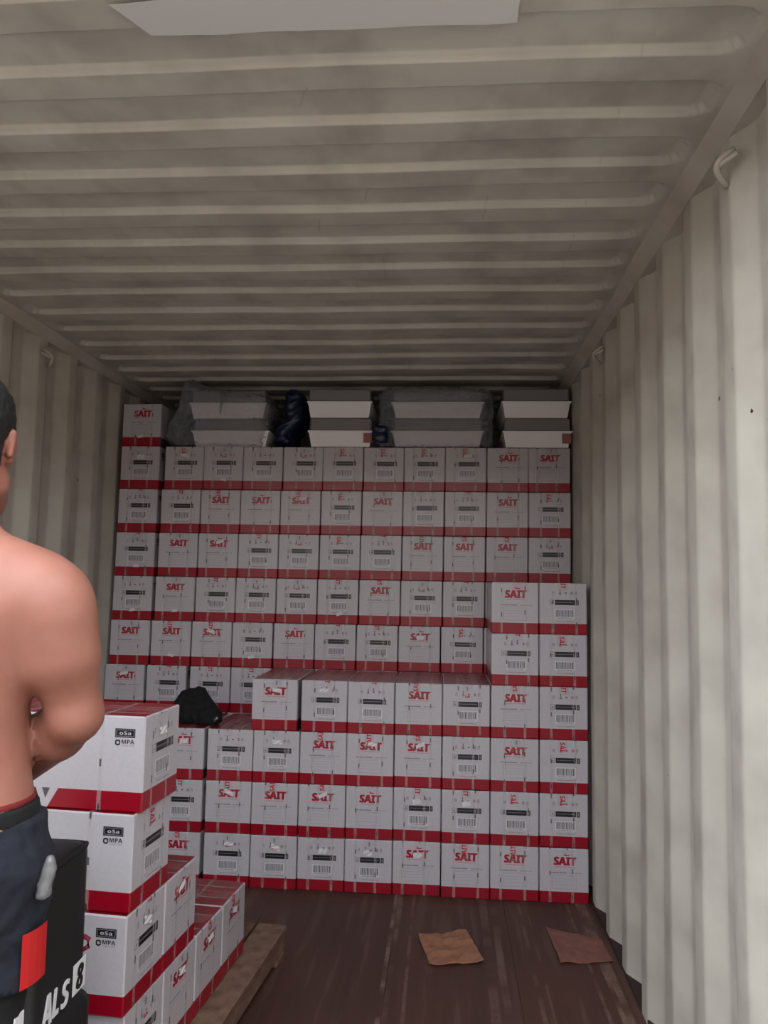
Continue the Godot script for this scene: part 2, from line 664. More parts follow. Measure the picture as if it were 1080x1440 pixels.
func floor_image() -> Image:
	# the whole floor from above: x across, y from the door inward
	var w := 768
	var h := 1536
	var img := Image.create(w, h, false, Image.FORMAT_RGB8)
	var broad := noise(3, 0.006, 3)
	var grain := noise(4, 0.05, 3)
	var scuff := noise(5, 0.03, 4)
	for y in h:
		for x in w:
			var b := broad.get_noise_2d(x, y * 0.6)
			var g := grain.get_noise_2d(x * 1.4, y * 0.06)
			var s := scuff.get_noise_2d(x * 1.3, y * 0.09)
			var c := Color(0.29, 0.17, 0.132).lerp(Color(0.24, 0.147, 0.122), clampf(0.5 + b, 0, 1))
			c = c.lerp(Color(0.315, 0.20, 0.165), clampf(g * 0.5 + 0.2, 0, 1))
			c = c.lerp(Color(0.42, 0.34, 0.31), clampf((s - 0.18) * 1.6, 0, 0.36))
			img.set_pixel(x, y, c)
	# drag marks left by pallets and paper dust, running lengthwise
	var r := RandomNumberGenerator.new()
	r.seed = 8
	for e in [[0.327, 0.012, 0.5], [0.402, 0.010, 0.3], [0.345, 0.02, 0.28], [0.73, 0.02, 0.24], [0.69, 0.03, 0.22], [0.84, 0.012, 0.28], [0.87, 0.008, 0.22], [1.085, 0.012, 0.5], [1.105, 0.02, 0.4], [1.04, 0.008, 0.3]]:
		var px: float = (e[0] - WALL_L) / (WALL_R - WALL_L) * w
		var n := noise(int(e[0] * 1000), 0.012, 3)
		for y in h:
			var a := clampf(n.get_noise_1d(y) * 1.8 + 0.55, 0, 1) * minf(1.0, float(e[2]) * 1.7)
			var half := float(e[1]) / 2.36 * w * 0.5
			for x in range(int(px - half), int(px + half) + 1):
				if x >= 0 and x < w:
					var c := img.get_pixel(x, y)
					img.set_pixel(x, y, c.lerp(Color(0.60, 0.51, 0.47), a * r.randf_range(0.3, 1.0)))
	return img

func paint_image(seed_: int, base: Color, dirt: Color, chips: int) -> Image:
	# painted steel: faint blotches, scratches, rust pin spots
	var n := 512
	var img := Image.create(n, n, false, Image.FORMAT_RGB8)
	var a := noise(seed_, 0.012, 4)
	var b := noise(seed_ + 1, 0.06, 3)
	var r := RandomNumberGenerator.new()
	r.seed = seed_
	for y in n:
		for x in n:
			# blended over the border so that the picture repeats
			var fx := clampf((x - 448) / 64.0, 0, 1)
			var fy := clampf((y - 448) / 64.0, 0, 1)
			var v := lerpf(lerpf(a.get_noise_2d(x, y), a.get_noise_2d(x - n, y), fx), lerpf(a.get_noise_2d(x, y - n), a.get_noise_2d(x - n, y - n), fx), fy)
			var g := b.get_noise_2d(x, y * 0.4) * (1.0 - maxf(fx, fy))
			img.set_pixel(x, y, base.lerp(dirt, clampf(v * 0.75 + 0.16 + g * 0.14, 0, 1)))
	for k in 12:
		var p := Vector2(r.randf() * n, r.randf() * n)
		var d := Vector2(r.randf_range(-0.5, 0.5), 1).normalized()
		var l := r.randi_range(4, 60)
		var c := dirt.lerp(Color(0.35, 0.3, 0.27), r.randf())
		for i in l:
			var q := p + d * i
			if q.x >= 0 and q.x < n and q.y >= 0 and q.y < n:
				img.set_pixel(int(q.x), int(q.y), img.get_pixel(int(q.x), int(q.y)).lerp(c, 0.25))
	for k in chips:
		rect(img, r.randi_range(4, n - 6), r.randi_range(4, n - 6), r.randi_range(1, 3), r.randi_range(1, 4), Color(0.28, 0.2, 0.17))
	return img

func make_materials() -> void:
	bold = SystemFont.new()
	bold.font_names = PackedStringArray(["Droid Sans"])
	bold.font_weight = 700
	plain = SystemFont.new()
	plain.font_names = PackedStringArray(["Droid Sans"])
	var m := mat(Color.WHITE, 0.3)
	m.albedo_texture = texture(carton_atlas())
	M.carton = m
	m = mat(Color.WHITE, 0.25)
	m.albedo_texture = texture(strap_image())
	m.transparency = BaseMaterial3D.TRANSPARENCY_ALPHA
	m.cull_mode = BaseMaterial3D.CULL_DISABLED
	M.strap = m
	m = m.duplicate()
	m.albedo_texture = texture(tape_image())
	M.tape = m
	M.paper = mat(Color(0.82, 0.80, 0.81), 0.7)
	var dents := bumps(21, 0.01, 3.0)
	M.wall = triplanar(mat(Color.WHITE, 0.5), texture(paint_image(31, Color(0.755, 0.73, 0.69), Color(0.615, 0.583, 0.548), 4)), 0.6, dents, 0.25)
	M.roof = triplanar(mat(Color.WHITE, 0.5), texture(paint_image(41, Color(0.77, 0.75, 0.71), Color(0.60, 0.57, 0.54), 0)), 0.5, dents, 0.25)
	M.painted_light = mat(Color(0.84, 0.825, 0.82), 0.4)  # pale colour standing in for light reflected onto the roof
	M.rust = mat(Color(0.20, 0.13, 0.10), 0.85)
	m = mat(Color.WHITE, 0.62)
	m.albedo_texture = texture(floor_image())
	M.floor = m
	M.cardboard = triplanar(mat(Color.WHITE, 0.85), ramp_noise(51, 0.02, [[0.0, Color(0.50, 0.33, 0.25)], [0.5, Color(0.57, 0.39, 0.29)], [1.0, Color(0.62, 0.44, 0.34)]], 256), 3.0)
	M.cardboard_dark = triplanar(mat(Color.WHITE, 0.85), ramp_noise(52, 0.02, [[0.0, Color(0.44, 0.27, 0.23)], [1.0, Color(0.53, 0.35, 0.30)]], 256), 3.0)
	M.timber = triplanar(mat(Color.WHITE, 0.8), ramp_noise(53, 0.012, [[0.0, Color(0.36, 0.26, 0.215)], [0.5, Color(0.45, 0.34, 0.28)], [1.0, Color(0.52, 0.41, 0.34)]], 256), 4.0)
	M.tray = mat(Color(0.95, 0.93, 0.94), 0.4)
	M.tray_lid = mat(Color(0.50, 0.48, 0.49), 0.5)
	m = film_material(Color(0.60, 0.62, 0.66, 0.28), 0.14)
	m.uv1_triplanar = true
	m.uv1_scale = Vector3(1.6, 4.0, 1.6)
	m.normal_enabled = true
	var crease := bumps(61, 0.012, 9.0)
	crease.noise.fractal_type = FastNoiseLite.FRACTAL_RIDGED
	m.normal_texture = crease
	m.normal_scale = 1.4
	M.film = m
	M.film_blue = film_material(Color(0.06, 0.10, 0.24, 0.88), 0.3)
	M.pink_tape = mat(Color(0.62, 0.38, 0.36), 0.5)
	M.black = mat(Color(0.016, 0.016, 0.022), 0.9)
	M.black_nylon = triplanar(mat(Color.WHITE, 0.6), ramp_noise(55, 0.3, [[0.0, Color(0.035, 0.03, 0.038)], [1.0, Color(0.065, 0.055, 0.065)]], 256), 6.0)
	M.buckle = mat(Color(0.55, 0.55, 0.58), 0.35, 0.6)
	m = triplanar(mat(Color.WHITE, 0.55), ramp_noise(56, 0.015, [[0.0, Color(0.52, 0.32, 0.26)], [0.5, Color(0.57, 0.37, 0.31)], [1.0, Color(0.61, 0.41, 0.35)]], 256), 2.5)
	m.subsurf_scatter_enabled = true
	m.subsurf_scatter_strength = 0.12
	M.skin = m
	M.hair = triplanar(mat(Color.WHITE, 0.6), ramp_noise(57, 0.2, [[0.0, Color(0.03, 0.028, 0.03)], [1.0, Color(0.09, 0.08, 0.08)]], 256), 8.0)
	M.navy = triplanar(mat(Color.WHITE, 0.9), ramp_noise(58, 0.2, [[0.0, Color(0.05, 0.058, 0.10)], [1.0, Color(0.08, 0.09, 0.15)]], 256), 6.0)
	M.red_cloth = mat(Color(0.70, 0.07, 0.075), 0.7)
	M.white_print = mat(Color(0.85, 0.84, 0.85), 0.6)
	M.eye = mat(Color(0.9, 0.88, 0.86), 0.2)
	M.lips = mat(Color(0.62, 0.33, 0.30), 0.5)
	M.blocker = triplanar(mat(Color.WHITE, 0.9), ramp_noise(60, 0.01, [[0.0, Color(0.40, 0.37, 0.35)], [1.0, Color(0.48, 0.45, 0.42)]], 256), 0.3)  # for the unseen wall added to block light
	M.concrete = triplanar(mat(Color.WHITE, 0.9), ramp_noise(59, 0.01, [[0.0, Color(0.24, 0.235, 0.225)], [1.0, Color(0.30, 0.295, 0.285)]], 256), 0.2)

# ------------------------------------------------------------------ the container
const WAVE := 0.278
const WAVE_AT := -1.825               # far edge of an inner flat
const DEEP := 0.036

func wave(z: float) -> float:
	# 0 on the inner flats, 1 on the outer flats; z grows toward the door
	var t := fposmod(z - WAVE_AT, WAVE)
	if t < 0.070:
		return 0.0
	if t < 0.138:
		return (t - 0.070) / 0.068
	if t < 0.210:
		return 1.0
	return 1.0 - (t - 0.210) / 0.068

func wave_stops(z0: float, z1: float) -> Array:
	var out := [z0, z1]
	var e := WAVE_AT - WAVE * 20
	while e < z1 + WAVE:
		for c in [0.0, 0.070, 0.138, 0.210]:
			for d in [-0.009, -0.004, 0.0, 0.004, 0.009]:
				var z: float = e + c + d
				if z > z0 and z < z1:
					out.append(z)
		e += WAVE
	out.sort()
	return out

func rounded(f: Callable, z: float) -> float:
	var s := 0.0
	for d in [-0.007, -0.0035, 0.0, 0.0035, 0.007]:
		s += f.call(z + d)
	return s / 5.0

func side_wall(called: String, x_in: float, out: float) -> MeshInstance3D:
	var st := fresh(true)
	var dent := noise(71 if out > 0 else 72, 1.1, 2)
	var pts := []
	for z in wave_stops(Z_END, Z_DOOR):
		var col := []
		var d := rounded(wave, z) * DEEP
		for j in 25:
			var y := lerpf(0.0, 2.36, j / 24.0)
			col.append(Vector3(x_in + out * (d + 0.002 + 0.0045 * dent.get_noise_2d(z, y * 0.7)), y, z))
		pts.append(col)
	sheet(st, pts, out < 0)
	st.set_smooth_group(-1)
	bevel_box(st, Vector3(x_in + out * 0.062, 1.19, (Z_END + Z_DOOR) * 0.5), Vector3(0.02, 2.5, Z_DOOR - Z_END + 0.1), 0.001)
	return struct(called, done(st), M.wall)

func roof_recess(x: float, z: float) -> float:
	# 1 in the pressed-up panels of the roof, 0 on the flats; the far slope of a panel faces the door
	var t := fposmod(z + 1.505 + 0.0035, 0.209)
	var hz := 0.0645
	var hx := (WALL_R - WALL_L) * 0.5 - 0.062
	var p := Vector2(absf(x - (WALL_L + WALL_R) * 0.5), absf(t - hz))
	var r := 0.05
	var q := p - Vector2(hx - r, hz - r)
	var d := q.max(Vector2.ZERO).length() + minf(maxf(q.x, q.y), 0.0) - r
	var e := clampf(-d / 0.007, 0.0, 1.0)
	return e * e * (3.0 - 2.0 * e) * 0.4 + e * 0.6

func make_container() -> void:
	var wr := side_wall("wall_right", WALL_R, 1.0)
	var wl := side_wall("wall_left", WALL_L, -1.0)
	# end wall, corrugated too
	var st := fresh(true)
	var pts := []
	for i in 161:
		var x := lerpf(WALL_L - 0.03, WALL_R + 0.03, i / 160.0)
		pts.append([Vector3(x, 0, Z_END - wave(x) * DEEP), Vector3(x, 2.42, Z_END - wave(x) * DEEP)])
	sheet(st, pts, true)
	st.set_smooth_group(-1)
	bevel_box(st, Vector3(0, 1.2, Z_END - 0.06), Vector3(2.5, 2.5, 0.02), 0.001)
	struct("wall_back", done(st), M.wall)
	# roof
	st = fresh(true)
	var xs := []
	for i in 16:
		xs.append(lerpf(WALL_L - 0.03, WALL_L + 0.17, i / 15.0))
	for i in 14:
		xs.append(lerpf(WALL_L + 0.30, WALL_R - 0.30, i / 13.0))
	for i in 16:
		xs.append(lerpf(WALL_R - 0.17, WALL_R + 0.03, i / 15.0))
	var sag := noise(75, 0.8, 2)
	pts = []
	var nz := int((Z_DOOR - Z_END) / 0.0025)
	for i in nz + 1:
		var z := lerpf(Z_END - 0.05, Z_DOOR, i / float(nz))
		var row := []
		for x in xs:
			row.append(Vector3(x, ROOF + 0.021 * roof_recess(x, z) + 0.006 * sag.get_noise_2d(x, z), z))
		pts.append(row)
	sheet(st, pts, true)
	st.set_smooth_group(-1)
	bevel_box(st, Vector3(-0.03, 2.45, (Z_END + Z_DOOR) * 0.5), Vector3(2.55, 0.02, Z_DOOR - Z_END + 0.1), 0.001)
	var roof := struct("ceiling", done(st), M.roof)
	part("reflected_light_patch", patch_mesh(), M.painted_light, roof)  # pool of reflected light, put in as a paler colour
	# rails under the roof edges, lashing rings welded to them
	for s in [0, 1]:
		var x: float = (WALL_R + 0.029) if s else (WALL_L - 0.029)
		var o := -1.0 if s else 1.0
		var inner: float = WALL_R if s else WALL_L
		var rs := fresh()
		var prof := [Vector2(inner, 2.352), Vector2(inner + o * 0.046, 2.390), Vector2(inner + o * 0.046, 2.412), Vector2(inner - o * 0.06, 2.412), Vector2(inner - o * 0.06, 2.352), Vector2(inner, 2.352)]
		var ends := []
		for z in [Z_END, Z_DOOR]:
			ends.append(prof.map(func(p): return Vector3(p.x, p.y, z)))
		sheet(rs, ends, s == 1)
		struct("trim_%d" % (s + 1), done(rs), M.wall)
		for z in [-1.735, -3.19]:
			# a bent bar welded into the corner, with a short stub
			var g := fresh(true)
			var f := inner + o * 0.002
			var loop := []
			for k in 11:
				var a := lerpf(0.0, PI, k / 10.0)
				loop.append(Vector3(f + o * 0.034 * sin(a), 2.302 - 0.060 * (k / 10.0), z + 0.022 - 0.05 * (k / 10.0) + 0.012 * sin(a)))
			tube(g, loop, 0.0075)
			tube(g, [Vector3(f, 2.285, z + 0.04), Vector3(f + o * 0.022, 2.275, z + 0.02), Vector3(f + o * 0.030, 2.27, z)], 0.0065)
			var ring := part("lashing_ring", done(g), M.wall, wr if s else wl)
			ring.set_meta("label", "painted lashing ring under the roof rail")
	for s in [0, 1]:
		struct("baseboard_right" if s else "baseboard_left", box_mesh(Vector3(0.05, 0.02, Z_DOOR - Z_END), 0.003, Vector3(WALL_R + 0.027 if s else WALL_L - 0.027, 0.008, (Z_END + Z_DOOR) * 0.5)), M.rust)
	# a few chipped spots where the paint has come off the wall
	for p in [Vector3(WALL_R + 0.003, 1.70, -1.655), Vector3(WALL_R + 0.004, 2.118, -3.24), Vector3(WALL_L - 0.003, 1.80, -2.94)]:
		var g := fresh()
		var n := 7
		var c := []
		for k in n:
			var a := TAU * k / n
			c.append(p + Vector3(-0.0035 * signf(p.x), sin(a) * 0.005 * (1.0 + 0.5 * sin(a * 3.0 + p.y * 9)), cos(a) * 0.007 * (1.0 + 0.4 * cos(a * 2.0 + p.z * 7))))
		for k in n:
			for e in [p + Vector3(-0.006 * signf(p.x), 0, 0), c[k], c[(k + 1) % n]]:
				g.set_uv(Vector2.ZERO)
				g.add_vertex(e)
		part("rust_chip", done(g), M.rust, wr if p.x > 0 else wl)
	# plywood floor sheets side by side, on a steel bed
	struct("floor", box_mesh(Vector3(2.44, 0.06, Z_DOOR - Z_END), 0.002, Vector3((WALL_L + WALL_R) * 0.5, -0.063, (Z_END + Z_DOOR) * 0.5)), M.rust)
	var fl := get_node("floor")
	var joints := [WALL_L - 0.03, -0.72, -0.20, 0.335, 0.775, WALL_R + 0.03]
	for i in 5:
		for e in [[Z_END, -2.25], [-2.25, Z_DOOR]]:
			var g := fresh()
			var x0: float = joints[i] + 0.0004
			var x1: float = joints[i + 1] - 0.0004
			var z0: float = e[0] + 0.0004
			var z1: float = e[1] - 0.0004
			var c := 0.0006
			var uv := func(x, z): return Vector2((x - WALL_L) / (WALL_R - WALL_L), (Z_DOOR - z) / (Z_DOOR - Z_END))
			var q := [Vector3(x0 + c, 0, z0 + c), Vector3(x1 - c, 0, z0 + c), Vector3(x1 - c, 0, z1 - c), Vector3(x0 + c, 0, z1 - c)]
			var b := [Vector3(x0, -c, z0), Vector3(x1, -c, z0), Vector3(x1, -c, z1), Vector3(x0, -c, z1)]
			quad(g, q[0], q[1], q[2], q[3], q.map(func(p): return uv.call(p.x, p.z)))
			for k in 4:
				var w := [b[k], b[(k + 1) % 4], q[(k + 1) % 4], q[k]]
				quad(g, w[0], w[1], w[2], w[3], w.map(func(p): return uv.call(p.x, p.z)))
				var d := [b[k] + Vector3.DOWN * 0.028, b[(k + 1) % 4] + Vector3.DOWN * 0.028, b[(k + 1) % 4], b[k]]
				quad(g, d[0], d[1], d[2], d[3], d.map(func(p): return uv.call(p.x, p.z)))
			part("floor_sheet", done(g), M.floor, fl)
	# unseen right door leaf, added outside the frame to block sky light
	var st2 := fresh()
	var leaf := Transform3D(Basis(Vector3.UP, deg_to_rad(97.0)), Vector3(WALL_R + 0.06, 0.0, Z_DOOR + 0.03))
	bevel_box(st2, Vector3(-0.585, 1.19, 0), Vector3(1.17, 2.36, 0.03), 0.003, leaf)
	for k in 5:
		bevel_box(st2, Vector3(-0.12 - k * 0.23, 1.19, 0.025), Vector3(0.10, 2.20, 0.03), 0.008, leaf)
	struct("added_door_1", done(st2), M.wall)
	# unseen wall added across the yard to cut the light reaching deep inside
	struct("wall_light_blocker", box_mesh(Vector3(26, BLOCKER_H, 0.4), 0.02, Vector3(0, BLOCKER_H * 0.5 - 0.28, BLOCKER_Z)), M.blocker)
	struct("ground", box_mesh(Vector3(60, 0.1, 40), 0.0, Vector3(0, -0.30, Z_DOOR + 20.05)), M.concrete)

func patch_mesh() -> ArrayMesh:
	# reflected light on one flat of the roof, painted as a ragged pale sheet
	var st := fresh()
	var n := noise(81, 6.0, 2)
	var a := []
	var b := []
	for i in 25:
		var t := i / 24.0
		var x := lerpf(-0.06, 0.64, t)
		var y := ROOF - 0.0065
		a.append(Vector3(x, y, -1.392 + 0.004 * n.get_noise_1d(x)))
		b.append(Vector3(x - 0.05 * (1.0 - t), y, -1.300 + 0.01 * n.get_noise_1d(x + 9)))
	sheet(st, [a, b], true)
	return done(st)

# ------------------------------------------------------------------ the load
const ORD := ["top", "second", "third", "fourth", "fifth", "sixth", "seventh", "eighth", "ninth", "tenth", "eleventh"]

func row_word(i: int) -> String:
	return "top row" if i == 0 else ORD[i] + " row down"

func col_word(i: int) -> String:
	return "leftmost" if i == 0 else (ORD[i] + " from left")

func face_word(logo: bool) -> String:
	return "red-logo carton" if logo else "barcode-faced carton"

func make_rear() -> void:
	# rows from the top; columns from the left wall; S shows the logo, B the bar code
	var rows := ["BBBBBBBBBSS", "BBSSSBSBBSB", "BSSBBBBSSSB", "BSBBBBSBB", "SSSBSBBSB", "SBBB"]
	var left := [-0.935, -0.945, -0.950, -0.955, -0.968, -0.984, -0.984, -0.984, -0.984]
	var step := [0.2072, 0.2084, 0.2089, 0.2093, 0.2102, 0.2112, 0.2112, 0.2112, 0.2112]
	var col0 := [-1.1675, -1.170, -1.174, -1.178, -1.180, -1.200, -1.200, -1.200, -1.200]
	var papers := {[0, 1]: 0, [0, 2]: 2, [0, 8]: 3, [1, 4]: 3, [2, 0]: 2, [2, 2]: 3, [3, 0]: 2, [3, 1]: 2, [3, 5]: 2, [4, 1]: 2, [4, 2]: 0, [4, 3]: 2, [4, 7]: 1, [5, 0]: 3, [0, 0]: 1}
	for r in 9:
		var k := 8 - r
		for c in 11:
			var shown: bool = r < rows.size() and c < rows[r].length()
			var x: float = (col0[r] if c == 0 else left[r] + (c - 1) * step[r]) + BW * 0.5
			if r == 5 and c >= 2:
				x += 0.016
			if c >= 9:
				x = minf(x, WALL_R - 0.006 - BW * (10 - c) - BW * 0.5 - 0.002 * (10 - c))
			var at := Vector3(x + rng.randf_range(-0.0006, 0.0006), k * PITCH_Y, Z_REAR - BL * 0.5 + rng.randf_range(-0.006, 0.004))
			if shown:
				var logo: bool = rows[r][c] == "S"
				var lab := "white %s in rear stack, %s, %s" % [face_word(logo), row_word(r), col_word(c)]
				carton(at, rng.randf_range(-0.003, 0.003), logo, lab, "cartons of the rear stack", papers.get([r, c], -1), rng.randi())
			else:
				carton(at, 0.0, true, "white carton of the rear stack hidden behind the front stack", "hidden cartons behind the front stack", -1, 0, false)
	carton(Vector3(-1.168 + BW * 0.5, 9 * PITCH_Y, Z_REAR - BL * 0.5), -0.004, true, "single white red-logo carton on top of the rear stack, beside left wall", "cartons of the rear stack", 2, 3)

func make_front() -> void:
	# rows from the top; column 0 is the one half hidden by the near stack
	var rows := [".......SB", ".......BB", "..SBBSBSB", "SBBSSSBSB", "BSSSSBBBB", "SBBBBSSSS"]
	var papers := {[2, 2]: 0, [2, 3]: 3, [3, 0]: 1, [3, 2]: 0, [3, 4]: 3, [3, 5]: 3, [4, 1]: 0, [4, 3]: 3, [4, 5]: 1, [4, 6]: 1, [5, 2]: 0, [5, 3]: 1, [5, 4]: 1, [5, 5]: 1, [5, 1]: 3, [2, 4]: -1}
	for r in 6:
		var k := 5 - r
		var n := 0
		for c in 9:
			if rows[r][c] == ".":
				continue
			var logo: bool = rows[r][c] == "S"
			var x := 1.1363 - (8 - c) * 0.2083 - BW * 0.5
			if r == 2 and c == 2:
				x -= 0.014
			if c == 0:
				x -= 0.011
			var at := Vector3(x + rng.randf_range(-0.0004, 0.0004), k * PITCH_Y, Z_FRONT - BL * 0.5 + rng.randf_range(-0.006, 0.004))
			var lab := "white %s in front stack, %s, %s" % [face_word(logo), row_word(r), col_word(n)]
			if r < 2:
				lab = "white %s, front stack's two-wide tower, %s, %s" % [face_word(logo), row_word(r), "left one" if n == 0 else "beside right wall"]
			carton(at, rng.randf_range(-0.003, 0.003), logo, lab, "cartons of the front stack", papers.get([r, c], -1), rng.randi())
			n += 1

func make_near() -> void:
	# four layers on a pallet, turned a few degrees, with their ends toward the aisle
	var base := 0.108
	var spec := [
		[3, -0.190, -1.856, 0.066, ["B"], ["topmost white carton of the near stack, two safety logos on its side"], [0]],
		[2, -0.203, -1.843, 0.082, ["B"], ["white carton second from top in near stack, behind the black case"], [-1]],
		[1, -0.204, -1.832, 0.080, ["B", "S"], ["white barcode carton third from top in near stack, right of the black case", "red-logo carton in third layer of near stack, its red lid showing"], [0, 3]],
		[0, -0.206, -1.848, 0.086, ["B", "S", "S", "S"], ["white barcode carton in bottom layer of near stack, nearest the camera", "red-logo carton in bottom layer of near stack, second from the camera", "red-logo carton in bottom layer of near stack, third from the camera", "red-logo carton at the far end of the near stack's bottom layer"], [-1, 0, 0, 0]]]
	for s in spec:
		var phi: float = s[3]
		var d := Vector3(sin(phi), 0, -cos(phi))
		var n := Vector3(cos(phi), 0, sin(phi))
		for i in s[4].size():
			var logo: bool = s[4][i] == "S"
			var at: Vector3 = Vector3(s[1], base + s[0] * PITCH_Y, s[2]) + d * (i + 0.5) * 0.2083 - n * BL * 0.5
			carton(at, PI / 2 - phi, logo, s[5][i], "cartons of the near stack", s[6][i], i * 2 + s[0])
	# pallet
	var phi := 0.086
	var t := thing("pallet", "brown wooden pallet under the near stack of cartons, beside the aisle", "pallet", Vector3(-0.206, 0, -1.848), -phi)
	for k in 7:
		part("deck_board", box_mesh(Vector3(0.104, 0.021, 1.08), 0.003, Vector3(0.03 - k * 0.117, 0.096, -0.52)), M.timber, t)
	for k in 3:
		part("bearer", box_mesh(Vector3(0.045, 0.062, 1.07), 0.003, Vector3(0.052 - k * 0.365, 0.054, -0.52)), M.timber, t)
	for z in [-0.03, -0.52, -1.01]:
		part("base_board", box_mesh(Vector3(0.79, 0.021, 0.09), 0.003, Vector3(-0.318, 0.0115, z)), M.timber, t)

# a crumpled wrapper round a box: every face a grid, pushed about by ridged noise
func wrapper(size: Vector3, cells: float, amp: float, seed_: int, r := 0.03, shape = null, bottom := true, crease := 0.35) -> ArrayMesh:
	var st := fresh(true)
	var a := noise(seed_, 9.0, 3)
	var b := noise(seed_ + 5, 26.0, 2)
	var h := size * 0.5
	for ax in 3:
		for s in [-1.0, 1.0]:
			if ax == 1 and s < 0 and not bottom:
				continue
			var u := (ax + 1) % 3
			var v := (ax + 2) % 3
			var nu := maxi(4, int(size[u] / cells))
			var nv := maxi(4, int(size[v] / cells))
			var pts := []
			for i in nu + 1:
				var row := []
				for j in nv + 1:
					var p := Vector3.ZERO
					p[ax] = s * h[ax]
					p[u] = lerpf(-h[u], h[u], i / float(nu))
					p[v] = lerpf(-h[v], h[v], j / float(nv))
					var inner := p.clamp(-h + Vector3.ONE * r, h - Vector3.ONE * r)
					var dir := (p - inner).normalized()
					var q := inner + dir * r
					var f := (1.0 - 2.0 * absf(a.get_noise_3d(q.x, q.y * 1.6, q.z))) * amp - amp * 0.5
					# sharp pulled creases, slanting across the faces
					var e := 1.0 - minf(1.0, absf(b.get_noise_3d(q.x * 0.55 + q.y * 0.35, q.y * 1.5 - q.x * 0.25, q.z)) * 3.2)
					f += e * e * e * amp * crease
					q += dir * f
					if shape != null:
						q = shape.call(q)
					q.y = maxf(q.y, -h.y)
					row.append(q)
				pts.append(row)
			sheet(st, pts, s < 0)
	return done(st)

func tray_mesh(w: float, d: float, h: float) -> ArrayMesh:
	# tapered, open-topped pressed tray with a rim
	var st := fresh()
	var t := 0.92
	var a := []
	for e in [[t, 0.0], [1.0, h - 0.008], [1.035, h - 0.008], [1.035, h]]:
		var ring := []
		for k in [[-1, -1], [1, -1], [1, 1], [-1, 1], [-1, -1]]:
			ring.append(Vector3(k[0] * w * 0.5 * e[0], e[1], k[1] * d * 0.5 * (1.0 + (e[0] - 1.0) * 0.6)))
		a.append(ring)
	sheet(st, a, true)
	quad(st, a[0][0], a[0][1], a[0][2], a[0][3])
	quad(st, a[3][3], a[3][2], a[3][1], a[3][0])
	return done(st)

func trays(parent: Node, w: float, d: float, at: Vector3, label := "") -> void:
	# one lidded tray: white tapered base with a rim, grey lid
	var b := part("tray_base", tray_mesh(w, d, 0.082), M.tray, parent)
	b.position = at
	var l := part("lid", box_mesh(Vector3(w * 0.975, 0.066, d * 0.97), 0.006, Vector3(0, 0.033, 0)), M.tray_lid, parent)
	l.position = at + Vector3(0, 0.0825, 0)

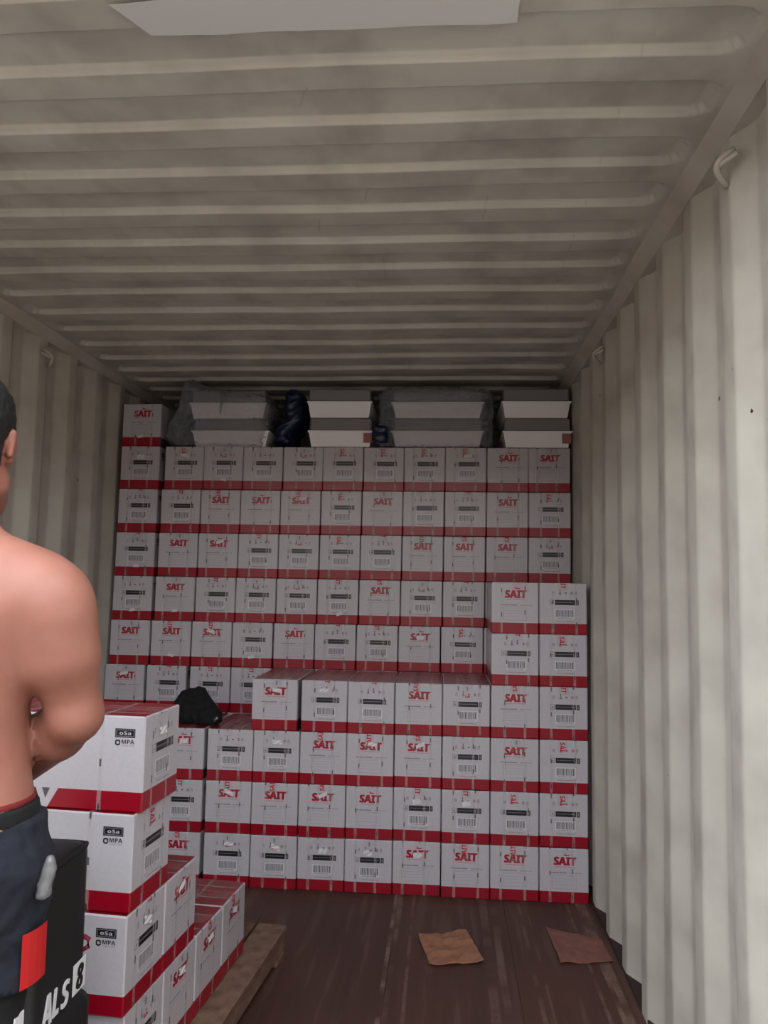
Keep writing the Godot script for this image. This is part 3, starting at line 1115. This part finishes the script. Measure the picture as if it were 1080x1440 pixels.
func make_trays() -> void:
	var y := 9 * PITCH_Y + 0.0025
	var zc := Z_REAR - 0.19
	# two loose towers of two
	for e in [[-0.030, 0.335, "beside the crumpled film bundle", "left-hand"], [0.964, 0.345, "beside the right wall", "right-hand"]]:
		for k in 2:
			var t := thing("lidded_tray", "%s white tray with grey lid in the %s bare pair, on the rear stack" % ["upper" if k else "lower", e[3]], "tray", Vector3(e[0] + (0.0 if k else 0.008), y + k * 0.1495, zc + 0.01 * k), 0.01 * k, "lidded trays on the rear stack")
			trays(t, e[1] * 0.97, 0.38, Vector3.ZERO)
			if k == 0:
				var s := part("pink_tape", box_mesh(Vector3(0.045, 0.05, 0.003), 0.001, Vector3(e[1] * 0.42, 0.045, 0.19)), M.pink_tape, t)
				s.set_meta("label", "pinkish packing tape on the corner")
	# two wrapped pairs
	var t1 := thing("wrapped_bundle", "left bundle of trays under loose peaked clear film, by blue plastic", "bundle", Vector3(-0.60, y, zc), 0.0, "film-wrapped bundles on the rear stack")
	trays(t1, 0.40, 0.36, Vector3(-0.0, 0.002, -0.01))
	trays(t1, 0.40, 0.36, Vector3(-0.02, 0.1515, -0.02))
	var peak := func(q: Vector3) -> Vector3:
		var s := exp(-pow((q.x + 0.155) / 0.07, 2.0))
		var low := clampf((q.x + 0.12) / -0.2, 0.0, 1.0)
		if q.y > 0.0:
			q.y += 0.018 + 0.055 * s - 0.12 * low * (1.0 - s) - 0.03 * clampf(q.x / 0.2, 0.0, 1.0)
		q.x += 0.03 * sin(q.y * 18.0) * (1.0 if q.x < 0 else 0.3)
		return q
	var f1 := part("clear_film", wrapper(Vector3(0.485, 0.27, 0.42), 0.005, 0.018, 91, 0.05, peak, true, 0.8), M.film, t1)
	f1.position = Vector3(-0.058, 0.140, 0.0)
	var t3 := thing("wrapped_bundle", "wide bundle of trays tightly wrapped in shiny clear film, centre of rear stack top", "bundle", Vector3(0.462, y, zc), 0.0, "film-wrapped bundles on the rear stack")
	trays(t3, 0.46, 0.36, Vector3(0.01, 0.004, -0.01))
	trays(t3, 0.46, 0.36, Vector3(0.01, 0.1535, -0.01))
	var f3 := part("clear_film", wrapper(Vector3(0.565, 0.298, 0.40), 0.005, 0.013, 95, 0.04, null, true, 1.0), M.film, t3)
	f3.position = Vector3(0, 0.152, 0.0)
	var f2 := part("clear_film", wrapper(Vector3(0.06, 0.14, 0.30), 0.012, 0.010, 97, 0.03), M.film, t3)
	f2.position = Vector3(-0.262, 0.074, 0.02)
	# dark blue plastic between bundles
	var b := part("blue_plastic", wrapper(Vector3(0.085, 0.29, 0.30), 0.011, 0.016, 101, 0.035, func(q): return Vector3(q.x - (0.05 if q.y < -0.02 else 0.0) * clampf((-q.y - 0.02) / 0.05, 0, 1), q.y, q.z)), M.film_blue, self)
	b.position = Vector3(-0.278, y + 0.158, zc + 0.02)
	tag(b, "crumpled dark blue plastic sheet between the left bundle and the bare trays", "plastic sheet")
	var c := part("blue_plastic", wrapper(Vector3(0.075, 0.09, 0.05), 0.010, 0.010, 105, 0.02), M.film_blue, self)
	c.position = Vector3(0.185, y + 0.052, Z_REAR + 0.05)
	tag(c, "small wad of blue plastic at the lower left of the wide wrapped bundle", "plastic sheet")

func make_small_things() -> void:
	# cardboard on the floor
	var z := func(a): return a
	for e in [["brown cardboard square lying on the floor in mid aisle, dented in its middle", [Vector2(0.432, -3.091), Vector2(0.612, -3.161), Vector2(0.668, -2.918), Vector2(0.478, -2.875)], M.cardboard, 0.010],
			["reddish-brown cardboard sheet lying on the floor by the right wall", [Vector2(0.923, -3.235), Vector2(1.117, -3.142), Vector2(1.127, -2.976), Vector2(0.939, -2.949)], M.cardboard_dark, 0.006]]:
		var st := fresh()
		var n := noise(int(e[3] * 4000), 7.0, 2)
		for side in [0, 1]:
			var pts := []
			for i in 9:
				var row := []
				for j in 9:
					var p: Vector2 = e[1][0].lerp(e[1][1], i / 8.0).lerp(e[1][3].lerp(e[1][2], i / 8.0), j / 8.0)
					var lift: float = 0.004 + e[3] * (absf(n.get_noise_2d(p.x, p.y)) * 2.0 + pow(absf(i / 8.0 - 0.4), 2.0) * 2.0)
					row.append(Vector3(p.x, lift + (0.004 if side == 0 else 0.0) - 0.003, p.y))
				pts.append(row)
			sheet(st, pts, side == 0)
			if side == 0:
				for k in 8:
					for q in [[pts[k][0], pts[k + 1][0]], [pts[k + 1][8], pts[k][8]], [pts[0][k + 1], pts[0][k]], [pts[8][k], pts[8][k + 1]]]:
						quad(st, q[0], q[1], q[1] + Vector3.DOWN * 0.004, q[0] + Vector3.DOWN * 0.004)
		var o := part("cardboard_sheet", done(st), e[2], self)
		tag(o, e[0], "cardboard", "cardboard scraps on the floor")
	# black garment thrown on the front stack
	var g := {v = [], n = [], i = []}
	var y := 3 * PITCH_Y
	nets(g, [[Vector3(-0.68, y + 0.045, -3.62), Vector3(-0.56, y + 0.045, -3.60), 0.05, 0.045], [Vector3(-0.665, y + 0.11, -3.64), Vector3(-0.62, y + 0.12, -3.64), 0.04, 0.036], [Vector3(-0.61, y + 0.10, -3.63), Vector3(-0.55, y + 0.04, -3.6), 0.04, 0.03],
		[Vector3(-0.72, y + 0.03, -3.62), Vector3(-0.70, y + 0.06, -3.66), 0.035, 0.03], [Vector3(-0.56, y + 0.025, -3.57), Vector3(-0.52, y + 0.02, -3.60), 0.025, 0.018]],
		0.008, 0.05, [[Vector3.DOWN, -(y + 0.0035)]], [noise(111, 22.0, 2), 0.012])
	var t := thing("black_garment", "crumpled black garment lying on the front stack, behind the near stack", "garment")
	part("cloth", nets_mesh(g), M.black, t)
	var bk := fresh(true)
	tube(bk, [Vector3(-0.515, y + 0.018, -3.555), Vector3(-0.505, y + 0.035, -3.545), Vector3(-0.498, y + 0.042, -3.545)], 0.007)
	part("buckle", done(bk), M.buckle, t).set_meta("label", "small grey plastic buckle")

func make_bag() -> void:
	# black case standing between the worker and the near stack; its lettered side faces the aisle
	var t := thing("black_case", "tall black case with white letters and a number tag, before near stack", "case", Vector3(-0.365, 0, -1.540), 0.0)
	var st := fresh(true)
	var rings := []
	for e in [[0.0, 0.004], [0.010, 0.012], [0.47, 0.012], [0.485, 0.004], [0.49, 0.0], [0.765, -0.001], [0.779, -0.004], [0.787, -0.014], [0.790, -0.028]]:
		var ring := []
		var half := Vector2(0.150, 0.112) + Vector2.ONE * float(e[1])
		for k in 33:
			var a := TAU * k / 32.0 + PI / 4
			var q := Vector2(clampf(cos(a) * 1.414, -1, 1), clampf(sin(a) * 1.414, -1, 1))
			var p := q * half
			var corner := half - Vector2.ONE * 0.018
			var inner := p.clamp(-corner, corner)
			ring.append(Vector3(inner.x, e[0], inner.y) + Vector3(p.x - inner.x, 0, p.y - inner.y).limit_length(0.018))
		rings.append(ring)
	sheet(st, rings)
	for k in 32:
		for p in [Vector3(0, 0.790, 0), rings[8][k], rings[8][k + 1]]:
			st.set_uv(Vector2.ZERO)
			st.add_vertex(p)
	part("body", done(st), M.black_nylon, t)
	st = fresh(true)
	tube(st, rings[6].map(func(p): return p * Vector3(1.012, 1, 1.012)), 0.005, 6)
	part("piping", done(st), M.black, t)
	# white lettering on the aisle side, reading away from the camera
	for e in [["A", 0.526, 0.035, 0.036, 0.056], ["L", 0.526, 0.002, 0.022, 0.050], ["S", 0.522, -0.034, 0.026, 0.048]]:
		var l := part("letter", letter_mesh(e[0], e[3], e[4], 0.0), M.white_print, t)
		l.position = Vector3(0.1505, e[1], e[2] + 0.013)
		l.rotation.y = PI / 2
	var tag_ := part("number_tag", box_mesh(Vector3(0.054, 0.060, 0.002), 0.0008), M.white_print, t)
	tag_.position = Vector3(0.1505, 0.528, -0.080)
	tag_.rotation.y = PI / 2
	part("numeral", letter_mesh("8", 0.026, 0.046, 0.0, 0.001), M.black, tag_)
	st = fresh(true)
	tube(st, [Vector3(0.145, 0.568, -0.103), Vector3(0.155, 0.573, -0.105), Vector3(0.156, 0.588, -0.105), Vector3(0.145, 0.595, -0.103)], 0.005)
	part("pull_loop", done(st), mat(Color(0.45, 0.05, 0.17), 0.6), t).set_meta("label", "crimson pull loop on the edge")

func letter_mesh(text: String, w: float, h: float, climb: float, z := 0.0) -> ArrayMesh:
	var tm := TextMesh.new()
	tm.text = text
	tm.font = bold
	tm.font_size = 48
	tm.pixel_size = 1.0
	tm.depth = 2.0
	tm.curve_step = 1.5
	var a := tm.get_mesh_arrays()
	var vs: PackedVector3Array = a[Mesh.ARRAY_VERTEX]
	var box := AABB(vs[0], Vector3.ZERO)
	for p in vs:
		box = box.expand(p)
	for i in vs.size():
		var p := (vs[i] - box.get_center()) / box.size
		vs[i] = Vector3(p.x * w + p.y * 0.006, p.y * h + p.x * w * climb, p.z * 0.004 + z)
	a[Mesh.ARRAY_VERTEX] = vs
	a[Mesh.ARRAY_TANGENT] = null
	var m := ArrayMesh.new()
	m.add_surface_from_arrays(Mesh.PRIMITIVE_TRIANGLES, a)
	return m

# ------------------------------------------------------------------ the worker
func finger(root: Vector3, dir: Vector3, curl: Vector3, l: float, r: float) -> Array:
	var a := root + dir * l * 0.42
	var d2 := (dir + curl * 0.7).normalized()
	var b := a + d2 * l * 0.32
	var d3 := (d2 + curl * 0.7).normalized()
	return [[root, a, r * 1.08, r], [a, b, r, r * 0.92], [b, b + d3 * l * 0.26, r * 0.92, r * 0.78]]

func hand(wrist: Vector3, dir: Vector3, palm: Vector3, side: Vector3) -> Array:
	# dir: wrist to knuckles, palm: the way the palm faces, side: toward the thumb
	var out := [[wrist, wrist + dir * 0.045, 0.026, 0.026], [wrist + dir * 0.03 + side * 0.018, wrist + dir * 0.085 + side * 0.026, 0.018, 0.0145], [wrist + dir * 0.03, wrist + dir * 0.088, 0.018, 0.0145], [wrist + dir * 0.03 - side * 0.018, wrist + dir * 0.08 - side * 0.026, 0.017, 0.013]]
	var lens := [0.074, 0.083, 0.077, 0.060]
	for i in 4:
		var o := side * (0.030 - 0.020 * i)
		out.append_array(finger(wrist + dir * (0.088 - 0.004 * absf(i - 1.0)) + o, (dir + o * 2.0).normalized(), palm * 0.55, lens[i], 0.0088 - 0.0006 * (i == 3 as int)))
	out.append_array([[wrist + dir * 0.02 + side * 0.024 + palm * 0.008, wrist + dir * 0.055 + side * 0.050 + palm * 0.018, 0.016, 0.0115], [wrist + dir * 0.055 + side * 0.050 + palm * 0.018, wrist + dir * 0.09 + side * 0.058 + palm * 0.026, 0.0112, 0.0085]])
	return out

func make_person() -> void:
	var cx := -0.345
	var cz := -1.30
	var t := thing("person", "shirtless person in navy shorts seen from behind at the left edge", "person", Vector3(cx, 0, cz))
	# the person's own frame: x to the person's right, facing -z
	var P := func(x, y, z): return Vector3(x, y, z)
	var sh := Vector3(0.193, 1.296, 0.0)
	var el := Vector3(0.222, 1.094, -0.05)
	var wr := Vector3(0.050, 0.962, -0.190)
	var shl := Vector3(-0.193, 1.296, 0.0)
	var ell := Vector3(-0.245, 1.06, 0.02)
	var wrl := Vector3(-0.235, 0.86, -0.09)
	var body := [
		[Vector3(-0.085, 1.235, -0.005), Vector3(0.085, 1.235, -0.005), 0.100, 0.100, 0.07],
		[Vector3(-0.13, 1.305, 0.015), Vector3(0.13, 1.305, 0.015), 0.064, 0.064, 0.06],
		[Vector3(-0.050, 1.12, 0.0), Vector3(0.050, 1.12, 0.0), 0.092, 0.094, 0.07],
		[Vector3(-0.055, 1.03, 0.0), Vector3(0.055, 1.03, 0.0), 0.090, 0.090, 0.07],
		[Vector3(-0.075, 0.92, 0.0), Vector3(0.075, 0.92, 0.0), 0.098, 0.098, 0.08],
		[Vector3(-0.08, 0.84, 0.02), Vector3(0.08, 0.84, 0.02), 0.10, 0.10, 0.06],
		[Vector3(0.05, 1.378, 0.01), Vector3(0.15, 1.326, 0.0), 0.046, 0.045, 0.07],
		[Vector3(-0.05, 1.362, 0.01), Vector3(-0.15, 1.322, 0.0), 0.045, 0.045, 0.07],
		[Vector3(0.0, 1.335, 0.01), Vector3(0.01, 1.44, -0.01), 0.062, 0.056, 0.06],
		[Vector3(0.08, 1.27, 0.045), Vector3(0.07, 1.14, 0.035), 0.055, 0.05, 0.07], [Vector3(-0.08, 1.27, 0.045), Vector3(-0.07, 1.14, 0.035), 0.055, 0.05, 0.07],
		[sh, sh.lerp(el, 0.5), 0.060, 0.052, 0.05], [sh.lerp(el, 0.5), el, 0.052, 0.046, 0.012], [sh + Vector3(0.006, -0.03, 0), sh + Vector3(0.012, -0.09, -0.01), 0.058, 0.052, 0.05], [el, el.lerp(wr, 0.3), 0.046, 0.048, 0.014], [el.lerp(wr, 0.3), wr, 0.048, 0.033, 0.014],
		[shl, ell, 0.060, 0.044, 0.035], [ell, ell.lerp(wrl, 0.3), 0.045, 0.046, 0.03], [ell.lerp(wrl, 0.3), wrl, 0.044, 0.029, 0.03],
		[Vector3(0.095, 0.82, 0.0), Vector3(0.105, 0.47, 0.02), 0.086, 0.056, 0.04], [Vector3(0.105, 0.47, 0.02), Vector3(0.105, 0.33, 0.065), 0.054, 0.055, 0.04], [Vector3(0.105, 0.33, 0.065), Vector3(0.105, 0.08, 0.13), 0.055, 0.034, 0.04],
		[Vector3(-0.095, 0.82, 0.0), Vector3(-0.11, 0.47, 0.02), 0.086, 0.056, 0.04], [Vector3(-0.11, 0.47, 0.02), Vector3(-0.11, 0.33, 0.06), 0.054, 0.055, 0.04], [Vector3(-0.11, 0.33, 0.06), Vector3(-0.11, 0.08, 0.12), 0.055, 0.034, 0.04]]
	var out := {v = [], n = [], i = []}
	nets(out, body, 0.011, 0.05)
	var hd := (wr - el).normalized()
	nets(out, hand(wr, (hd + Vector3(-0.4, 0.1, 0.35)).normalized(), Vector3(-0.3, -0.1, 1.0).normalized(), Vector3(0.1, 1, 0.1).normalized()), 0.0035, 0.008)
	nets(out, hand(wrl, Vector3(0.12, -1, -0.1).normalized(), Vector3(1, 0.1, 0.1).normalized(), Vector3(-0.1, -0.1, -1).normalized()), 0.0035, 0.008)
	# head: looks along -z, a little to the person's left
	var hc := Vector3(0.008, 1.562, -0.02)
	var hb := Basis(Vector3.UP, 0.25)
	var H := func(x, y, z): return hc + hb * Vector3(x, y, z)
	var head := [
		[H.call(0, -0.20, 0.045), H.call(0, -0.07, 0.02), 0.056, 0.055, 0.05],
		[H.call(0, 0.03, 0.022), H.call(0, 0.025, -0.035), 0.079, 0.072, 0.03], [H.call(0, -0.01, -0.03), H.call(0, -0.055, -0.045), 0.066, 0.053, 0.03],
		[H.call(-0.022, -0.095, -0.062), H.call(0.022, -0.095, -0.062), 0.027, 0.027, 0.03], [H.call(0.05, -0.065, -0.01), H.call(0.022, -0.098, -0.06), 0.024, 0.022, 0.03], [H.call(-0.05, -0.065, -0.01), H.call(-0.022, -0.098, -0.06), 0.024, 0.022, 0.03],
		[H.call(0, 0.012, -0.103), H.call(0, -0.028, -0.118), 0.010, 0.014, 0.014], [H.call(-0.012, -0.032, -0.108), H.call(0.012, -0.032, -0.108), 0.009, 0.009, 0.01],
		[H.call(-0.042, 0.026, -0.086), H.call(0.042, 0.026, -0.086), 0.012, 0.012, 0.015],
		[H.call(-0.016, -0.063, -0.094), H.call(0.016, -0.063, -0.094), 0.008, 0.008, 0.008], [H.call(-0.014, -0.074, -0.092), H.call(0.014, -0.074, -0.092), 0.008, 0.008, 0.008]]
	for s in [-1.0, 1.0]:
		head.append([H.call(s * 0.076, 0.018, 0.008), H.call(s * 0.074, -0.022, 0.0), 0.010, 0.008, 0.008])
		head.append([H.call(s * 0.082, 0.024, 0.016), H.call(s * 0.079, -0.015, 0.014), 0.008, 0.006, 0.006])
	nets(out, head, 0.0045, 0.02)
	part("body", nets_mesh(out), M.skin, t)
	# eyes and lips
	for s in [-1.0, 1.0]:
		var e := SphereMesh.new()
		e.radius = 0.0115
		e.height = 0.023
		part("eye", e, M.eye, t).position = H.call(s * 0.031, 0.0, -0.088)
	# short black hair
	var hair := {v = [], n = [], i = []}
	nets(hair, [[H.call(0, 0.052, 0.022), H.call(0, 0.045, -0.03), 0.081, 0.072], [H.call(0, 0.0, 0.046), H.call(0, 0.05, 0.03), 0.064, 0.078], [H.call(-0.03, -0.035, 0.052), H.call(0.03, -0.035, 0.052), 0.042, 0.042]], 0.006, 0.03,
		[[hb * Vector3(0, -0.75, -0.66).normalized(), (hb * Vector3(0, -0.75, -0.66).normalized()).dot(H.call(0, 0.02, -0.055))]], [noise(121, 60.0, 2), 0.004])
	part("hair", nets_mesh(hair), M.hair, t)
	# shorts, with folds, cut at waist and hem
	var shorts := {v = [], n = [], i = []}
	nets(shorts, [[Vector3(-0.075, 0.90, 0.0), Vector3(0.075, 0.90, 0.0), 0.108, 0.108], [Vector3(-0.082, 0.83, 0.02), Vector3(0.082, 0.83, 0.02), 0.112, 0.112], [Vector3(0.092, 0.84, 0.0), Vector3(0.105, 0.60, 0.0), 0.103, 0.098], [Vector3(-0.092, 0.84, 0.0), Vector3(-0.11, 0.60, -0.02), 0.105, 0.092]], 0.009, 0.05,
		[[Vector3.UP, 0.935], [Vector3.DOWN, -0.675]], [noise(123, 11.0, 3), 0.016])
	part("shorts", nets_mesh(shorts), M.navy, t)
	var band_ := {v = [], n = [], i = []}
	nets(band_, [[Vector3(-0.075, 0.93, 0.0), Vector3(0.075, 0.93, 0.0), 0.106, 0.106]], 0.007, 0.03, [[Vector3.UP, 0.955], [Vector3.DOWN, -0.925]])
	part("waistband", nets_mesh(band_), M.black, t)
	var trim := {v = [], n = [], i = []}
	nets(trim, [[Vector3(-0.075, 0.95, 0.0), Vector3(0.075, 0.95, 0.0), 0.0995, 0.0995]], 0.007, 0.03, [[Vector3.UP, 0.965], [Vector3.DOWN, -0.952]])
	part("red_waist_trim", nets_mesh(trim), mat(Color(0.40, 0.05, 0.06), 0.8), t)
	var st := fresh()
	var strip := []
	for i in 7:
		var y := lerpf(0.680, 0.765, i / 6.0)
		var row := []
		for j in 5:
			var a := lerpf(-0.12, 0.45, j / 4.0)
			row.append(Vector3(0.103 + cos(a) * 0.108, y, sin(a) * 0.108))
		strip.append(row)
	sheet(st, strip)
	part("red_stripe", done(st), M.red_cloth, t).set_meta("label", "red panel on the shorts' hem")
	var leg := {v = [], n = [], i = []}
	for s in [[0.105, 0.02, 0.065], [-0.11, 0.02, 0.06]]:
		nets(leg, [[Vector3(s[0], 0.70, -0.005), Vector3(s[0], 0.47, s[1]), 0.080, 0.062], [Vector3(s[0], 0.47, s[1]), Vector3(s[0], 0.33, s[2]), 0.062, 0.062], [Vector3(s[0], 0.33, s[2]), Vector3(s[0], 0.10, s[2] + 0.06), 0.062, 0.046]], 0.009, 0.03, [], [noise(125, 14.0, 2), 0.008])
	part("leggings", nets_mesh(leg), M.black, t)
	var shoes := {v = [], n = [], i = []}
	for s in [0.105, -0.11]:
		nets(shoes, [[Vector3(s, 0.045, 0.155), Vector3(s, 0.042, 0.01), 0.042, 0.040], [Vector3(s, 0.085, 0.135), Vector3(s, 0.05, 0.04), 0.046, 0.035], [Vector3(s, 0.036, 0.03), Vector3(s, 0.034, -0.055), 0.042, 0.032]], 0.008, 0.03, [[Vector3.DOWN, -0.003]])
	part("shoes", nets_mesh(shoes), M.black_nylon, t)
	part("white_mark", box_mesh(Vector3(0.003, 0.03, 0.03), 0.0014, Vector3(0.180, 0.610, 0.006)), M.white_print, t)
	# scrap of clear plastic hanging out of the pocket
	var sc := part("plastic_scrap", wrapper(Vector3(0.022, 0.070, 0.022), 0.005, 0.006, 131, 0.012, func(q): return Vector3(q.x + q.y * 0.15, q.y, q.z)), film_material(Color(0.55, 0.54, 0.54, 0.4), 0.15), self)
	sc.position = Vector3(-0.126, 0.845, -1.285)
	tag(sc, "scrap of crumpled clear plastic hanging from the person's shorts pocket", "plastic scrap")

# ------------------------------------------------------------------ all of it
func _ready() -> void:
	rng.seed = 5
	# camera
	var cam := Camera3D.new()
	cam.name = "camera"
	cam.keep_aspect = Camera3D.KEEP_HEIGHT
	cam.fov = rad_to_deg(2.0 * atan(720.0 / FOCAL))
	cam.near = 0.05
	cam.transform = Transform3D(Basis.from_euler(Vector3(0.0898, 0.0781, 0.0177)), Vector3(0.5161, 1.3325, 0.0))
	add_child(cam)
	cam.current = true
	# overcast daylight, entering only through the open doors behind the camera
	var env := Environment.new()
	var sky := Sky.new()
	var ps := ProceduralSkyMaterial.new()
	ps.sky_top_color = Color(0.80, 0.83, 0.86)
	ps.sky_horizon_color = Color(0.90, 0.90, 0.89)
	ps.ground_horizon_color = Color(0.70, 0.69, 0.66)
	ps.ground_bottom_color = Color(0.55, 0.53, 0.50)
	ps.sky_energy_multiplier = 1.0
	sky.sky_material = ps
	env.background_mode = Environment.BG_SKY
	env.sky = sky
	env.ambient_light_source = Environment.AMBIENT_SOURCE_SKY
	env.tonemap_mode = Environment.TONE_MAPPER_LINEAR
	env.tonemap_exposure = 9.3
	env.sdfgi_enabled = true
	env.ssao_enabled = true
	env.ssil_enabled = true
	var sun := DirectionalLight3D.new()
	sun.name = "sun"
	sun.light_color = Color(1.0, 0.96, 0.90)
	sun.light_energy = 0.5
	sun.light_angular_distance = 0.6
	sun.shadow_enabled = true
	# high, from beyond the closed end of the container: it lights the yard, not the inside
	sun.look_at_from_position(Vector3(-7, 8, -5), Vector3.ZERO)
	add_child(sun)
	var we := WorldEnvironment.new()
	we.name = "world_environment"
	we.environment = env
	add_child(we)
	make_materials()
	carton_mesh = make_carton_mesh()
	make_wrappings()
	make_container()
	make_rear()
	make_front()
	make_near()
	make_trays()
	make_small_things()
	make_bag()
	make_person()
